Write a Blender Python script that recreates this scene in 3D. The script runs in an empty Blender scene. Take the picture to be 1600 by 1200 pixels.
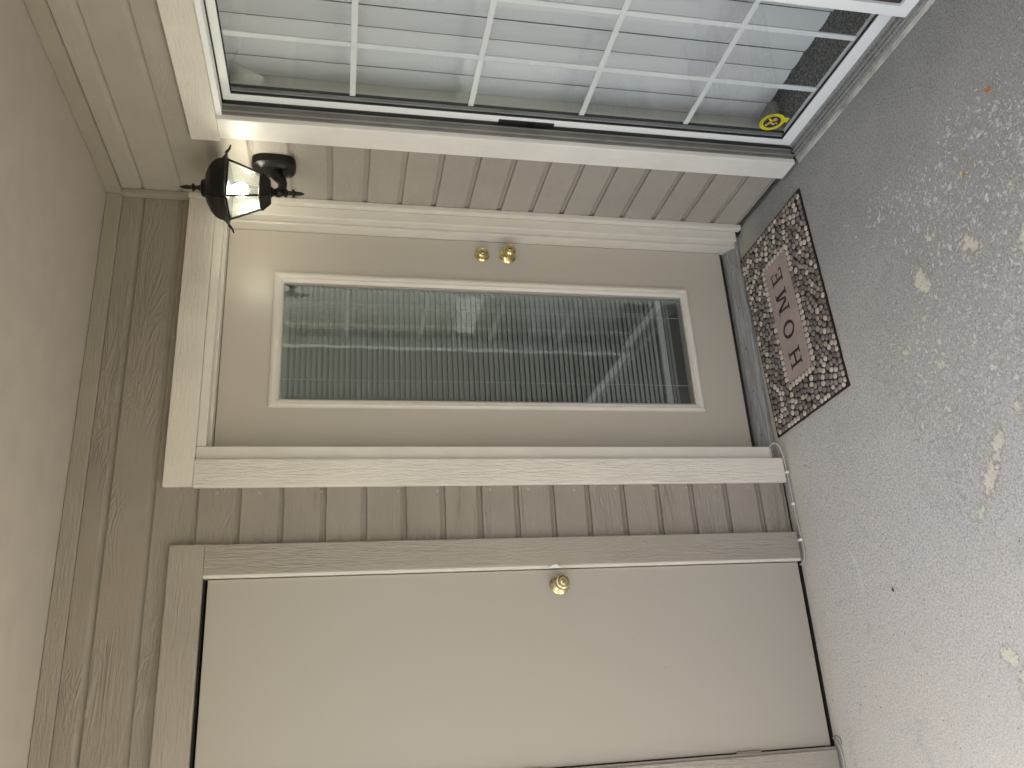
import bpy, bmesh, math, random
from mathutils import Vector, Matrix
random.seed(7)
R = math.radians
scene = bpy.context.scene
COL = scene.collection

# ------------------------------------------------------------------ camera
F_PX, YAW, PITCH, ROLL = 1292.13, -0.3778, -0.2044, -0.0163
CAM = Vector((-1.8821, -2.8509, 1.7012))
Rm = Matrix.Rotation(YAW, 3, 'Z') @ Matrix.Rotation(PITCH, 3, 'X') @ Matrix.Rotation(ROLL, 3, 'Y')
right, fwd, up = Rm @ Vector((1, 0, 0)), Rm @ Vector((0, 1, 0)), Rm @ Vector((0, 0, 1))
cd = bpy.data.cameras.new('camera'); cam = bpy.data.objects.new('camera', cd); COL.objects.link(cam)
# the phone was held on its side: picture right = down in the place, picture up = right in the place
M = Matrix((-up, right, -fwd)).transposed().to_4x4(); M.translation = CAM
cam.matrix_world = M
cd.sensor_width = 36; cd.sensor_fit = 'HORIZONTAL'; cd.lens = F_PX / 1600 * 36
cd.clip_start = 0.02; cd.clip_end = 500
scene.camera = cam

# ------------------------------------------------------------------ light
SUN_EL, SUN_AZ = R(50), R(-6)      # azimuth from +Y (behind the house) towards -X
world = bpy.data.worlds.new('World'); scene.world = world; world.use_nodes = True
wn = world.node_tree.nodes; wl = world.node_tree.links
bg = wn['Background']; sky = wn.new('ShaderNodeTexSky'); sky.sky_type = 'NISHITA'; sky.sun_disc = False
sky.sun_elevation = SUN_EL; sky.sun_rotation = SUN_AZ
sky.air_density = 1.0; sky.dust_density = 3.0; sky.ozone_density = 1.0
hs = wn.new('ShaderNodeHueSaturation'); hs.inputs['Saturation'].default_value = 0.3      # thin high cloud
wl.new(sky.outputs[0], hs.inputs['Color']); wl.new(hs.outputs[0], bg.inputs[0]); bg.inputs[1].default_value = 0.15
sd = bpy.data.lights.new('sun', 'SUN'); sd.energy = 3.0; sd.angle = R(12); sd.color = (1, 0.95, 0.88)
sun = bpy.data.objects.new('sun', sd); COL.objects.link(sun)
sv = Vector((math.sin(SUN_AZ) * math.cos(SUN_EL), math.cos(SUN_AZ) * math.cos(SUN_EL), math.sin(SUN_EL)))
sun.rotation_euler = sv.to_track_quat('Z', 'Y').to_euler(); sun.location = (0, 0, 20)
scene.view_settings.view_transform = 'Standard'; scene.view_settings.look = 'None'
scene.view_settings.gamma = 1; scene.view_settings.use_curve_mapping = False
scene.view_settings.exposure = 2.2
scene.render.engine = 'CYCLES'
scene.cycles.max_bounces = 10; scene.cycles.diffuse_bounces = 4; scene.cycles.transparent_max_bounces = 16
scene.cycles.sample_clamp_indirect = 6; scene.cycles.caustics_reflective = False; scene.cycles.caustics_refractive = False

# ------------------------------------------------------------------ materials
def lin(c):
    return tuple(((v / 255) / 12.92 if v <= 10 else (((v / 255) + 0.055) / 1.055) ** 2.4) for v in c)
class NT:
    def __init__(s, name):
        s.m = bpy.data.materials.new(name); s.m.use_nodes = True
        s.t = s.m.node_tree; s.b = s.t.nodes['Principled BSDF']; s.out = s.t.nodes['Material Output']
    def n(s, typ, **kw):
        x = s.t.nodes.new('ShaderNode' + typ)
        for k, v in kw.items():
            if hasattr(x, k): setattr(x, k, v)
            else: x.inputs[k.replace('_', ' ')].default_value = v
        return x
    def l(s, a, b): s.t.links.new(a, b)
    def math(s, op, a, b=None, c=None, clamp=False):
        x = s.t.nodes.new('ShaderNodeMath'); x.operation = op; x.use_clamp = clamp
        for i, v in enumerate((a, b, c)):
            if v is None: continue
            if isinstance(v, (int, float)): x.inputs[i].default_value = v
            else: s.l(v, x.inputs[i])
        return x.outputs[0]
    def vmath(s, op, a, b):
        x = s.t.nodes.new('ShaderNodeVectorMath'); x.operation = op
        for i, v in enumerate((a, b)):
            if isinstance(v, tuple): x.inputs[i].default_value = v
            else: s.l(v, x.inputs[i])
        return x.outputs[0]
    def noise(s, vec, scale, detail=3, rough=0.55, dist=0.0):
        x = s.n('TexNoise'); x.inputs['Scale'].default_value = scale; x.inputs['Detail'].default_value = detail
        x.inputs['Roughness'].default_value = rough; x.inputs['Distortion'].default_value = dist
        s.l(vec, x.inputs['Vector']); return x.outputs['Fac']
    def ramp(s, fac, stops):
        x = s.n('ValToRGB'); cr = x.color_ramp
        while len(cr.elements) < len(stops): cr.elements.new(0.5)
        for e, (p, c) in zip(cr.elements, stops):
            e.position = p; e.color = (c, c, c, 1) if isinstance(c, (int, float)) else (*c[:3], 1)
        s.l(fac, x.inputs[0]); return x.outputs[0]
    def mix(s, fac, a, b, mode='MIX'):
        x = s.n('Mix', data_type='RGBA', blend_type=mode)
        for i, v in ((0, fac), (6, a), (7, b)):
            if isinstance(v, (int, float)): x.inputs[i].default_value = v
            elif isinstance(v, tuple): x.inputs[i].default_value = (*v[:3], 1)
            else: s.l(v, x.inputs[i])
        return x.outputs[2]
    def bump(s, h, dist, strength=1.0, normal=None):
        x = s.n('Bump'); x.inputs['Distance'].default_value = dist; x.inputs['Strength'].default_value = strength
        s.l(h, x.inputs['Height'])
        if normal is not None: s.l(normal, x.inputs['Normal'])
        return x.outputs[0]
    def pos(s): return s.n('NewGeometry').outputs['Position']
    def rnd(s): return s.n('ObjectInfo').outputs['Random']

def simple(name, col, rough=0.5, metal=0.0, spec=0.5, bump=0.0, bscale=80, var=0.0, trans=0.0):
    k = NT(name); b = k.b
    b.inputs['Roughness'].default_value = rough; b.inputs['Metallic'].default_value = metal
    b.inputs['Specular IOR Level'].default_value = spec
    if var:
        f = k.noise(k.pos(), 9, 5); c = k.mix(k.ramp(f, [(0.3, 0.0), (0.7, 1.0)]), tuple(v * (1 - var) for v in col), tuple(min(1, v * (1 + var)) for v in col))
        k.l(c, b.inputs['Base Color'])
    else: b.inputs['Base Color'].default_value = (*col, 1)
    if bump: k.l(k.bump(k.noise(k.pos(), bscale, 4), bump), b.inputs['Normal'])
    return k.m

def grain_paint(name, col, axis, amp=0.0016, rough=0.5, figure=1.0, fine=1.0, dirt=0.10):
    """Thick exterior paint over a rough-sawn embossed board whose grain runs along axis."""
    k = NT(name); b = k.b
    p = k.pos(); r = k.rnd()
    off = k.n('CombineXYZ')
    for i, m in enumerate((37.0, 53.0, 71.0)): k.l(k.math('MULTIPLY', r, m), off.inputs[i])
    p = k.vmath('ADD', p, off.outputs[0])
    def sc(along, across):
        v = [across] * 3; v['xyz'.index(axis)] = along; return k.vmath('MULTIPLY', p, tuple(v))
    f1 = k.noise(sc(16, 130), 1.0, 3, 0.6, 0.6)                     # saw fibres
    f1 = k.ramp(f1, [(0.35, 0.0), (0.62, 1.0)])
    n2 = k.noise(sc(2.2, 11), 1.0, 2, 0.5, 0.9)                      # cathedral figure: contours of a stretched noise
    rings = k.math('SINE', k.math('MULTIPLY', n2, 95.0))
    rings = k.math('MULTIPLY', k.math('ADD', rings, 1.0), 0.5)
    mask = k.ramp(k.noise(sc(2.0, 7), 1.0, 1, 0.5), [(0.50, 0.0), (0.60, 1.0)])
    v = k.n('TexVoronoi'); v.inputs['Scale'].default_value = 1.0; k.l(sc(9, 16), v.inputs['Vector'])
    knot = k.ramp(v.outputs['Distance'], [(0.03, 1.0), (0.09, 0.0)])
    knot = k.math('MULTIPLY', knot, k.math('GREATER_THAN', k.noise(sc(3, 5), 1.0, 0), 0.52))
    blot = k.noise(p, 140, 2)
    amount = k.ramp(k.noise(sc(1.2, 5), 1.0, 2), [(0.38, 0.15), (0.6, 1.0)])
    h = k.math('MULTIPLY', k.math('MULTIPLY', f1, amount), 0.42 * fine)
    h = k.math('ADD', h, k.math('MULTIPLY', k.math('MULTIPLY', rings, mask), 0.5 * figure))
    h = k.math('ADD', h, k.math('MULTIPLY', knot, 0.7 * figure))
    h = k.math('ADD', h, k.math('MULTIPLY', blot, 0.22))
    k.l(k.bump(h, amp * 2.1), b.inputs['Normal'])
    d = k.ramp(k.noise(k.pos(), 2.3, 6, 0.65), [(0.35, 0.0), (0.7, 1.0)])
    c = k.mix(d, tuple(v * (1 - dirt) for v in col), tuple(v * (1 + dirt * 0.5) for v in col))
    c = k.mix(k.math('MULTIPLY', k.math('SUBTRACT', 1.0, f1), 0.06), c, tuple(v * 0.5 for v in col))
    k.l(c, b.inputs['Base Color'])
    k.l(k.ramp(k.noise(k.pos(), 30, 3), [(0.3, rough - 0.07), (0.7, rough + 0.1)]), b.inputs['Roughness'])
    return k.m

TAUPE = (0.298, 0.262, 0.222)
TAUPE2 = (0.330, 0.294, 0.250)
CREAM = (0.70, 0.65, 0.58)
DOORC = (0.485, 0.438, 0.378)
m_sid_x = grain_paint('siding_paint_back', TAUPE, 'x')
m_sid_y_lit = grain_paint('siding_paint_side_lit', (0.385, 0.348, 0.305), 'y', amp=0.0007, figure=0.5)  # same taupe paint, made paler: the side wall's stronger light in the colour
m_taupe_x = grain_paint('taupe_trim_horizontal', TAUPE2, 'x', amp=0.0014, figure=0.35, fine=1.1)
m_taupe_y = grain_paint('taupe_trim_depth', TAUPE2, 'y', amp=0.0008, figure=0.35)
m_taupe_z = grain_paint('taupe_trim_vertical', TAUPE2, 'z', amp=0.0016, figure=0.25, fine=1.3)
m_cream_x = grain_paint('cream_trim_horizontal', CREAM, 'x', amp=0.0014, figure=0.3, fine=1.0)
m_cream_z = grain_paint('cream_trim_vertical', CREAM, 'z', amp=0.0017, figure=0.25, fine=1.4)
m_white_y = grain_paint('white_trim_depth', (0.72, 0.68, 0.62), 'y', amp=0.0010, figure=0.35)
m_white_z = grain_paint('white_trim_vertical', (0.78, 0.75, 0.71), 'z', amp=0.0005, figure=0.3, fine=0.5, rough=0.4)
m_smooth = simple('smooth_cream_paint', (0.66, 0.62, 0.56), 0.36, bump=0.0003, bscale=60, var=0.04)

def door_paint(name, col, rough):
    k = NT(name); b = k.b
    d = k.ramp(k.noise(k.pos(), 1.8, 5, 0.6), [(0.3, 0.0), (0.7, 1.0)])
    c = k.mix(d, tuple(v * 0.995 for v in col), tuple(v * 1.005 for v in col))
    sp = k.n('TexVoronoi'); sp.inputs['Scale'].default_value = 14; k.l(k.pos(), sp.inputs['Vector'])
    s = k.math('MULTIPLY', k.ramp(sp.outputs['Distance'], [(0.035, 1.0), (0.06, 0.0)]), k.math('GREATER_THAN', k.noise(k.pos(), 3.1, 0), 0.6))
    c = k.mix(k.math('MULTIPLY', s, 0.22), c, tuple(v * 0.5 for v in col))
    k.l(c, b.inputs['Base Color'])
    h = k.math('ADD', k.math('MULTIPLY', k.noise(k.pos(), 350, 2), 0.12), k.noise(k.pos(), 3, 1))
    k.l(k.bump(h, 0.0012, 0.5), b.inputs['Normal'])
    b.inputs['Roughness'].default_value = rough
    return k.m
m_door = door_paint('front_door_paint', DOORC, 0.37)
m_closet = door_paint('closet_door_paint', (0.38, 0.346, 0.302), 0.38)
m_ceil = simple('ceiling_paint', (0.43, 0.386, 0.335), 0.7, bump=0.0006, bscale=45, var=0.05)
m_alu = simple('white_aluminium', (0.84, 0.855, 0.86), 0.32, bump=0.0001, bscale=40)
m_alu_grey = simple('grey_aluminium', (0.20, 0.19, 0.175), 0.35, metal=0.3, var=0.15)
m_alu_mid = simple('dull_aluminium', (0.36, 0.36, 0.36), 0.38, metal=0.5, var=0.15)
m_black = simple('black_gasket', (0.012, 0.011, 0.010), 0.5)
m_dark = simple('dark_gap', (0.02, 0.017, 0.014), 0.9)
m_blackmetal = simple('black_lantern_metal', (0.005, 0.004, 0.0035), 0.36, metal=0.0, spec=0.32, bump=0.0004, bscale=200)
m_brass = simple('brass', (0.72, 0.60, 0.31), 0.16, metal=1.0)
m_brass2 = simple('aged_brass', (0.55, 0.47, 0.28), 0.22, metal=1.0, var=0.1)
m_keydark = simple('key_slot', (0.03, 0.02, 0.01), 0.5, metal=0.5)
m_slat = simple('blind_slat_paint', (0.40, 0.41, 0.385), 0.45)
m_slat_v = NT('vertical_vane')
m_slat_v.b.inputs['Base Color'].default_value = (0.70, 0.72, 0.74, 1); m_slat_v.b.inputs['Roughness'].default_value = 0.5
m_slat_v = m_slat_v.m
m_cord = simple('white_cord', (0.75, 0.78, 0.75), 0.6)
m_wallin = simple('interior_wall_paint', (0.62, 0.60, 0.55), 0.7)
m_floorin = simple('interior_dark_floor', (0.10, 0.075, 0.055), 0.4)
m_cable = simple('cable_sheath', (0.42, 0.39, 0.34), 0.45)
m_sunground = simple('bounce_paving', (0.52, 0.49, 0.44), 0.9, var=0.15)
m_rubber = simple('black_rubber', (0.015, 0.012, 0.011), 0.75, bump=0.0006, bscale=300)

def glass_mat(name, tint, rough=0.0, refl=0.11):
    """thin window pane: mostly clear, mirror part growing at grazing angles"""
    k = NT(name); k.t.nodes.remove(k.b)
    tr = k.n('BsdfTransparent'); tr.inputs[0].default_value = (*tint, 1)
    gl = k.n('BsdfGlossy'); gl.inputs['Roughness'].default_value = rough; gl.inputs[0].default_value = (0.96, 1.0, 0.985, 1)
    lw = k.n('LayerWeight'); lw.inputs[0].default_value = 0.5      # facing = 1 - |cos|, the same from both sides of a pane
    f = k.math('MULTIPLY_ADD', k.math('POWER', lw.outputs['Facing'], 5.0), 0.95, refl * 0.5, clamp=True)
    wob = k.bump(k.noise(k.pos(), 5, 2), 0.0012, 0.4); k.l(wob, gl.inputs['Normal'])
    mx = k.n('MixShader'); k.l(f, mx.inputs[0]); k.l(tr.outputs[0], mx.inputs[1]); k.l(gl.outputs[0], mx.inputs[2])
    k.l(mx.outputs[0], k.out.inputs[0]); return k.m
m_glass = glass_mat('window_glass', (0.975, 0.985, 0.99))
m_glass2 = glass_mat('door_light_glass', (0.945, 0.965, 0.955), refl=0.20)

k = NT('seeded_lantern_glass'); k.t.nodes.remove(k.b)
tr = k.n('BsdfTransparent'); tr.inputs[0].default_value = (0.93, 0.97, 0.94, 1)
tl = k.n('BsdfTranslucent'); tl.inputs[0].default_value = (0.9, 0.95, 0.88, 1)
gl = k.n('BsdfGlossy'); gl.inputs['Roughness'].default_value = 0.08
nb = k.bump(k.noise(k.pos(), 130, 2), 0.002); k.l(nb, gl.inputs['Normal'])
m1 = k.n('MixShader'); m1.inputs[0].default_value = 0.055; k.l(tr.outputs[0], m1.inputs[1]); k.l(tl.outputs[0], m1.inputs[2])
m2 = k.n('MixShader'); m2.inputs[0].default_value = 0.08; k.l(m1.outputs[0], m2.inputs[1]); k.l(gl.outputs[0], m2.inputs[2])
k.l(m2.outputs[0], k.out.inputs[0]); m_lglass = k.m
k = NT('lit_bulb'); k.b.inputs['Base Color'].default_value = (0.9, 0.9, 0.85, 1)
k.b.inputs['Emission Color'].default_value = (1.0, 0.93, 0.78, 1); k.b.inputs['Emission Strength'].default_value = 14; m_bulb = k.m

# concrete ---------------------------------------------------------------
def concrete():
    k = NT('porch_concrete'); b = k.b; p = k.pos()
    base = k.ramp(k.noise(p, 1.1, 6, 0.6), [(0.3, (0.66, 0.625, 0.605)), (0.7, (0.80, 0.76, 0.73))])
    mot = k.noise(p, 22, 6, 0.7)
    c = k.mix(0.5, base, k.ramp(mot, [(0.3, (0.52, 0.49, 0.475)), (0.72, (0.82, 0.78, 0.745))]))
    fine = k.noise(p, 150, 4, 0.8)
    c = k.mix(0.5, c, k.ramp(fine, [(0.38, (0.20, 0.19, 0.185)), (0.5, (0.60, 0.58, 0.56)), (0.62, (0.95, 0.92, 0.87))]))
    dots = k.ramp(k.noise(p, 85, 3, 0.7, 0.3), [(0.60, 0.0), (0.68, 1.0)])
    c = k.mix(k.math('MULTIPLY', dots, 0.40), c, (0.28, 0.265, 0.25))
    # greener and darker towards the sliding door: fading daylight put into the colour
    sx = k.n('SeparateXYZ'); k.l(p, sx.inputs[0])
    X, Y = sx.outputs[0], sx.outputs[1]
    g = k.math('MULTIPLY_ADD', X, 0.72, 1.0)
    g = k.math('ADD', g, k.math('MULTIPLY', k.math('SUBTRACT', k.noise(p, 1.7, 4), 0.5), 0.8))
    g = k.ramp(g, [(0.15, 0.0), (0.95, 1.0)])
    c = k.mix(k.math('MULTIPLY', g, 0.78), c, k.mix(1.0, c, (0.33, 0.365, 0.36), 'MULTIPLY'))
    # sandy bare strip along the back wall
    edge = k.math('MULTIPLY', Y, -1.0)
    e = k.math('ADD', edge, k.math('MULTIPLY', k.math('SUBTRACT', k.noise(p, 6, 4), 0.5), 0.12))
    e = k.ramp(e, [(0.05, 1.0), (0.17, 0.0)])
    c = k.mix(k.math('MULTIPLY', e, 0.45), c, (0.60, 0.56, 0.45))
    # warm cream on the far left: daylight from the open side put into the colour
    w = k.math('ADD', k.math('MULTIPLY', X, -1.0), k.math('MULTIPLY', k.noise(p, 2.5, 5), 0.8))
    w = k.ramp(k.math('SUBTRACT', w, 1.9), [(0.0, 0.0), (0.6, 1.0)])
    c = k.mix(k.math('MULTIPLY', w, 0.45), c, (0.74, 0.67, 0.56))
    # chips: white flecks, dense in an area
    area = k.noise(p, 2.6, 4, 0.6)
    ax = k.ramp(k.math('ADD', k.math('MULTIPLY', k.math('SUBTRACT', k.math('MULTIPLY', Y, -1), 0.30), 1.0), k.math('MULTIPLY', k.math('SUBTRACT', area, 0.5), 1.2)), [(0.05, 0.0), (0.6, 1.0)])
    xr = k.math('SUBTRACT', 1.0, k.math('ABSOLUTE', k.math('MULTIPLY', k.math('ADD', X, 0.85), 0.95)))
    ax = k.math('MULTIPLY', ax, k.ramp(k.math('ADD', xr, k.math('MULTIPLY', k.math('SUBTRACT', area, 0.5), 0.9)), [(0.1, 0.0), (0.7, 1.0)]))
    fl = k.noise(p, 70, 6, 0.8, 0.2)
    fleck = k.ramp(k.math('ADD', fl, k.math('MULTIPLY', ax, 0.138)), [(0.672, 0.0), (0.70, 1.0)])
    fl2 = k.noise(p, 27, 9, 0.86, 0.15)
    patch = k.ramp(k.math('ADD', fl2, k.math('MULTIPLY', ax, 0.168)), [(0.70, 0.0), (0.725, 1.0)])
    chips = k.math('MAXIMUM', fleck, patch)
    # named bare patches
    warp = k.n('TexNoise'); warp.inputs['Scale'].default_value = 38; warp.inputs['Detail'].default_value = 6; warp.inputs['Roughness'].default_value = 0.85
    k.l(p, warp.inputs['Vector'])
    wp = k.vmath('ADD', p, k.vmath('SCALE', k.vmath('SUBTRACT', warp.outputs['Color'], (0.5, 0.5, 0.5)), (1, 1, 1)))
    sc = [x for x in k.t.nodes if x.type == 'VECT_MATH' and x.operation == 'SCALE'][-1]; sc.inputs['Scale'].default_value = 0.15
    blobs = [(-0.774, -0.945, 0.045, 0.030, 0.3), (-0.768, -1.160, 0.040, 0.024, 0.6), (-0.862, -1.330, 0.045, 0.030, 0.3),
             (-1.315, -1.055, 0.050, 0.026, -0.6), (-1.395, -0.998, 0.055, 0.024, -0.65), (-1.475, -0.935, 0.030, 0.016, -0.5), (-1.93, -0.95, 0.06, 0.035, 0.2), (-1.84, -0.90, 0.035, 0.02, 0.9),
             (-0.60, -0.885, 0.016, 0.012, 0), (-0.665, -1.02, 0.012, 0.02, 0), (-0.95, -0.81, 0.024, 0.016, 0.5), (-0.90, -0.75, 0.018, 0.014, 0), (-0.885, -0.905, 0.015, 0.022, 0),
             (-1.03, -0.93, 0.022, 0.012, 0), (-0.70, -1.33, 0.018, 0.012, 0), (-1.72, -1.12, 0.02, 0.012, 0), (-1.25, -1.16, 0.02, 0.012, 0)]
    pm = None
    for (bx, by, rx, ry, an) in blobs:
        mp = k.n('Mapping', vector_type='TEXTURE'); k.l(wp, mp.inputs[0])
        mp.inputs['Location'].default_value = (bx, by, 0); mp.inputs['Rotation'].default_value = (0, 0, an); mp.inputs['Scale'].default_value = (rx, ry, 1)
        ln = k.n('VectorMath', operation='LENGTH'); k.l(mp.outputs[0], ln.inputs[0])
        v = k.ramp(ln.outputs['Value'], [(0.85, 1.0), (1.0, 0.0)])
        pm = v if pm is None else k.math('MAXIMUM', pm, v)
    pcol = k.ramp(k.noise(p, 60, 5, 0.7), [(0.3, (0.72, 0.66, 0.54)), (0.7, (0.95, 0.90, 0.78))])
    c = k.mix(k.math('MULTIPLY', chips, 0.9), c, (0.90, 0.87, 0.81))
    c = k.mix(k.math('MULTIPLY', pm, 0.85), c, pcol)
    # scratches
    scr = None
    for (ax_, ay, bx, by, wd) in [(-0.347, -1.175, -0.371, -1.147, 0.0022), (-0.385, -1.028, -0.349, -1.069, 0.0018), (-1.464, -0.321, -1.60, -0.352, 0.008),
                                  (-0.40, -0.66, -0.425, -0.70, 0.0018), (-0.52, -1.16, -0.60, -1.20, 0.0018), (-0.88, -1.14, -0.95, -1.22, 0.003), (-1.60, -1.10, -1.63, -1.14, 0.0025),
                                  (-1.70, -1.12, -1.71, -1.17, 0.002), (-0.28, -0.93, -0.30, -0.90, 0.0015)]:
        A = Vector((ax_, ay, 0)); B = Vector((bx, by, 0)); L = (B - A).length; mid = (A + B) / 2; an = math.atan2(B.y - A.y, B.x - A.x)
        mp = k.n('Mapping', vector_type='TEXTURE'); k.l(p, mp.inputs[0]); mp.inputs['Location'].default_value = mid
        mp.inputs['Rotation'].default_value = (0, 0, an); mp.inputs['Scale'].default_value = (L / 2, wd, 1)
        q = k.n('SeparateXYZ'); k.l(mp.outputs[0], q.inputs[0])
        curve = k.math('ADD', q.outputs[1], k.math('MULTIPLY', k.math('MULTIPLY', q.outputs[0], q.outputs[0]), 1.4))
        v = k.math('MULTIPLY', k.math('LESS_THAN', k.math('ABSOLUTE', q.outputs[0]), 1.0), k.ramp(k.math('ABSOLUTE', curve), [(0.5, 1.0), (1.0, 0.0)]))
        scr = v if scr is None else k.math('MAXIMUM', scr, v)
    c = k.mix(k.math('MULTIPLY', scr, k.ramp(k.noise(p, 70, 3), [(0.35, 0.2), (0.6, 0.8)])), c, (0.80, 0.79, 0.76))
    # damp dark stains near the wall
    st = k.ramp(k.noise(p, 5.5, 6, 0.75, 0.6), [(0.60, 0.0), (0.70, 1.0)])
    c = k.mix(k.math('MULTIPLY', st, 0.25), c, (0.25, 0.24, 0.23))
    pit = k.n('TexVoronoi'); pit.inputs['Scale'].default_value = 38; k.l(p, pit.inputs['Vector'])
    pi = k.math('MULTIPLY', k.ramp(pit.outputs['Distance'], [(0.05, 1.0), (0.10, 0.0)]), k.math('GREATER_THAN', k.noise(p, 9, 0), 0.52))
    c = k.mix(k.math('MULTIPLY', pi, 0.6), c, (0.16, 0.15, 0.14))
    k.l(c, b.inputs['Base Color'])
    h = k.math('ADD', k.math('MULTIPLY', fine, 0.9), k.math('MULTIPLY', mot, 0.5))
    h = k.math('SUBTRACT', h, k.math('MULTIPLY', k.math('MAXIMUM', chips, pm), 0.5))
    h = k.math('SUBTRACT', h, k.math('MULTIPLY', pi, 0.8))
    k.l(k.bump(h, 0.0034), b.inputs['Normal'])
    b.inputs['Roughness'].default_value = 0.62
    k.l(k.ramp(k.noise(p, 14, 4), [(0.3, 0.48), (0.7, 0.75)]), b.inputs['Roughness'])
    return k.m
m_conc = concrete()

k = NT('speckled_carpet'); p = k.pos()
c = k.ramp(k.noise(p, 130, 4, 0.85), [(0.38, (0.10, 0.10, 0.10)), (0.5, (0.30, 0.30, 0.29)), (0.62, (0.95, 0.93, 0.88))])
k.l(c, k.b.inputs['Base Color']); k.b.inputs['Roughness'].default_value = 1.0; k.l(k.bump(k.noise(p, 420, 3), 0.004), k.b.inputs['Normal']); m_carpet = k.m
k = NT('grass_ground'); p = k.pos()
k.l(k.ramp(k.noise(p, 3, 6), [(0.3, (0.05, 0.075, 0.025)), (0.7, (0.11, 0.12, 0.05))]), k.b.inputs['Base Color']); k.b.inputs['Roughness'].default_value = 1; m_grass = k.m
k = NT('sill_metal'); p = k.pos()
s = k.noise(k.vmath('MULTIPLY', p, (8, 160, 160)), 1.0, 4, 0.7)
k.l(k.ramp(s, [(0.3, (0.15, 0.15, 0.145)), (0.7, (0.40, 0.40, 0.385))]), k.b.inputs['Base Color']); k.b.inputs['Metallic'].default_value = 0.1
k.b.inputs['Roughness'].default_value = 0.5; k.l(k.bump(s, 0.001), k.b.inputs['Normal']); m_sill = k.m
k = NT('mat_panel'); p = k.pos()
c = k.ramp(k.noise(p, 13, 4), [(0.3, (0.43, 0.355, 0.31)), (0.7, (0.53, 0.43, 0.375))])
c = k.mix(k.ramp(k.noise(p, 520, 2), [(0.4, 0.0), (0.65, 0.6)]), c, (0.22, 0.17, 0.145))
k.l(c, k.b.inputs['Base Color']); k.b.inputs['Roughness'].default_value = 0.9; k.l(k.bump(k.noise(p, 420, 3), 0.0015), k.b.inputs['Normal']); m_panel = k.m
def pebble_mat(name, a, b_):
    k = NT(name); p = k.pos()
    cell = k.n('TexNoise'); cell.inputs['Scale'].default_value = 34; k.l(p, cell.inputs['Vector'])
    c = k.mix(k.ramp(cell.outputs['Fac'], [(0.35, 0.0), (0.65, 1.0)]), a, b_)
    c = k.mix(k.ramp(k.noise(p, 500, 2), [(0.4, 0.0), (0.7, 0.35)]), c, tuple(v * 0.5 for v in a))
    k.l(c, k.b.inputs['Base Color']); k.b.inputs['Roughness'].default_value = 0.8
    k.l(k.bump(k.noise(p, 600, 2), 0.0008), k.b.inputs['Normal']); return k.m
PEB = [pebble_mat('pebble_cream', (0.54, 0.47, 0.39), (0.70, 0.63, 0.55)), pebble_mat('pebble_tan', (0.30, 0.25, 0.20), (0.42, 0.36, 0.30)),
       pebble_mat('pebble_brown', (0.15, 0.12, 0.105), (0.24, 0.195, 0.17)), pebble_mat('pebble_mauve', (0.18, 0.135, 0.125), (0.27, 0.205, 0.19)),
       pebble_mat('pebble_grey', (0.20, 0.18, 0.165), (0.34, 0.305, 0.28))]
m_letter = simple('mat_letter', (0.035, 0.024, 0.02), 0.85)
m_leaf = simple('dry_orange_leaf', (0.60, 0.24, 0.03), 0.6)
m_yellow = simple('sticker_yellow', (0.62, 0.58, 0.03), 0.45)
m_maroon = simple('sticker_dark', (0.045, 0.02, 0.03), 0.5)
m_stickpale = simple('sticker_pale', (0.55, 0.50, 0.42), 0.5)
m_chip = simple('bare_primer', (0.80, 0.78, 0.70), 0.6)

# ------------------------------------------------------------------ geometry helpers
def link(name, me, mat, parent=None, loc=(0, 0, 0), kind=None, label=None):
    o = bpy.data.objects.new(name, me); COL.objects.link(o)
    if mat is not None and not me.materials: me.materials.append(mat)
    o.location = loc
    if parent is not None: o.parent = parent
    if kind: o['kind'] = kind
    if label: o['label'] = label
    return o
def thing(name, label, cat, loc, group=None):
    o = bpy.data.objects.new(name, None); COL.objects.link(o); o.empty_display_size = 0.1
    o.location = loc; o['label'] = label; o['category'] = cat
    if group: o['group'] = group
    return o
def wloc(parent, c):                          # child of a thing or of a part (which itself may have a parent)
    c = Vector(c); p = parent
    while p is not None: c = c - p.location; p = p.parent
    return c
CACHE = {}
def box_mesh(dx, dy, dz, bev, mat):
    key = (round(dx, 5), round(dy, 5), round(dz, 5), bev, mat.name if mat else '')
    if key in CACHE: return CACHE[key]
    bm = bmesh.new(); bmesh.ops.create_cube(bm, size=1.0)
    for v in bm.verts: v.co = Vector((v.co.x * dx, v.co.y * dy, v.co.z * dz))
    if bev: bmesh.ops.bevel(bm, geom=bm.edges[:], offset=min(bev, dx * .45, dy * .45, dz * .45), segments=2, profile=0.6, affect='EDGES')
    me = bpy.data.meshes.new('piece'); bm.to_mesh(me); bm.free(); me.materials.append(mat); CACHE[key] = me
    return me
def box(name, mat, parent, x0, x1, y0, y1, z0, z1, bev=0.0, kind=None, label=None):
    me = box_mesh(x1 - x0, y1 - y0, z1 - z0, bev, mat)
    c = ((x0 + x1) / 2, (y0 + y1) / 2, (z0 + z1) / 2)
    return link(name, me, mat, parent, wloc(parent, c), kind, label)
def poly(name, verts, faces, mat, parent, origin=None, smooth=False, kind=None, label=None, mats=None, fmat=None):
    if origin is None:
        origin = Vector([sum(v[i] for v in verts) / len(verts) for i in range(3)])
    origin = Vector(origin)
    me = bpy.data.meshes.new(name); me.from_pydata([Vector(v) - origin for v in verts], [], faces)
    if mats:
        for m_ in mats: me.materials.append(m_)
    me.update()
    if fmat: me.polygons.foreach_set('material_index', fmat)
    if smooth: me.polygons.foreach_set('use_smooth', [True] * len(me.polygons))
    bm = bmesh.new(); bm.from_mesh(me); bmesh.ops.recalc_face_normals(bm, faces=bm.faces[:]); bm.to_mesh(me); bm.free()
    return link(name, me, mat if not mats else None, parent, wloc(parent, origin), kind, label)
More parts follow.
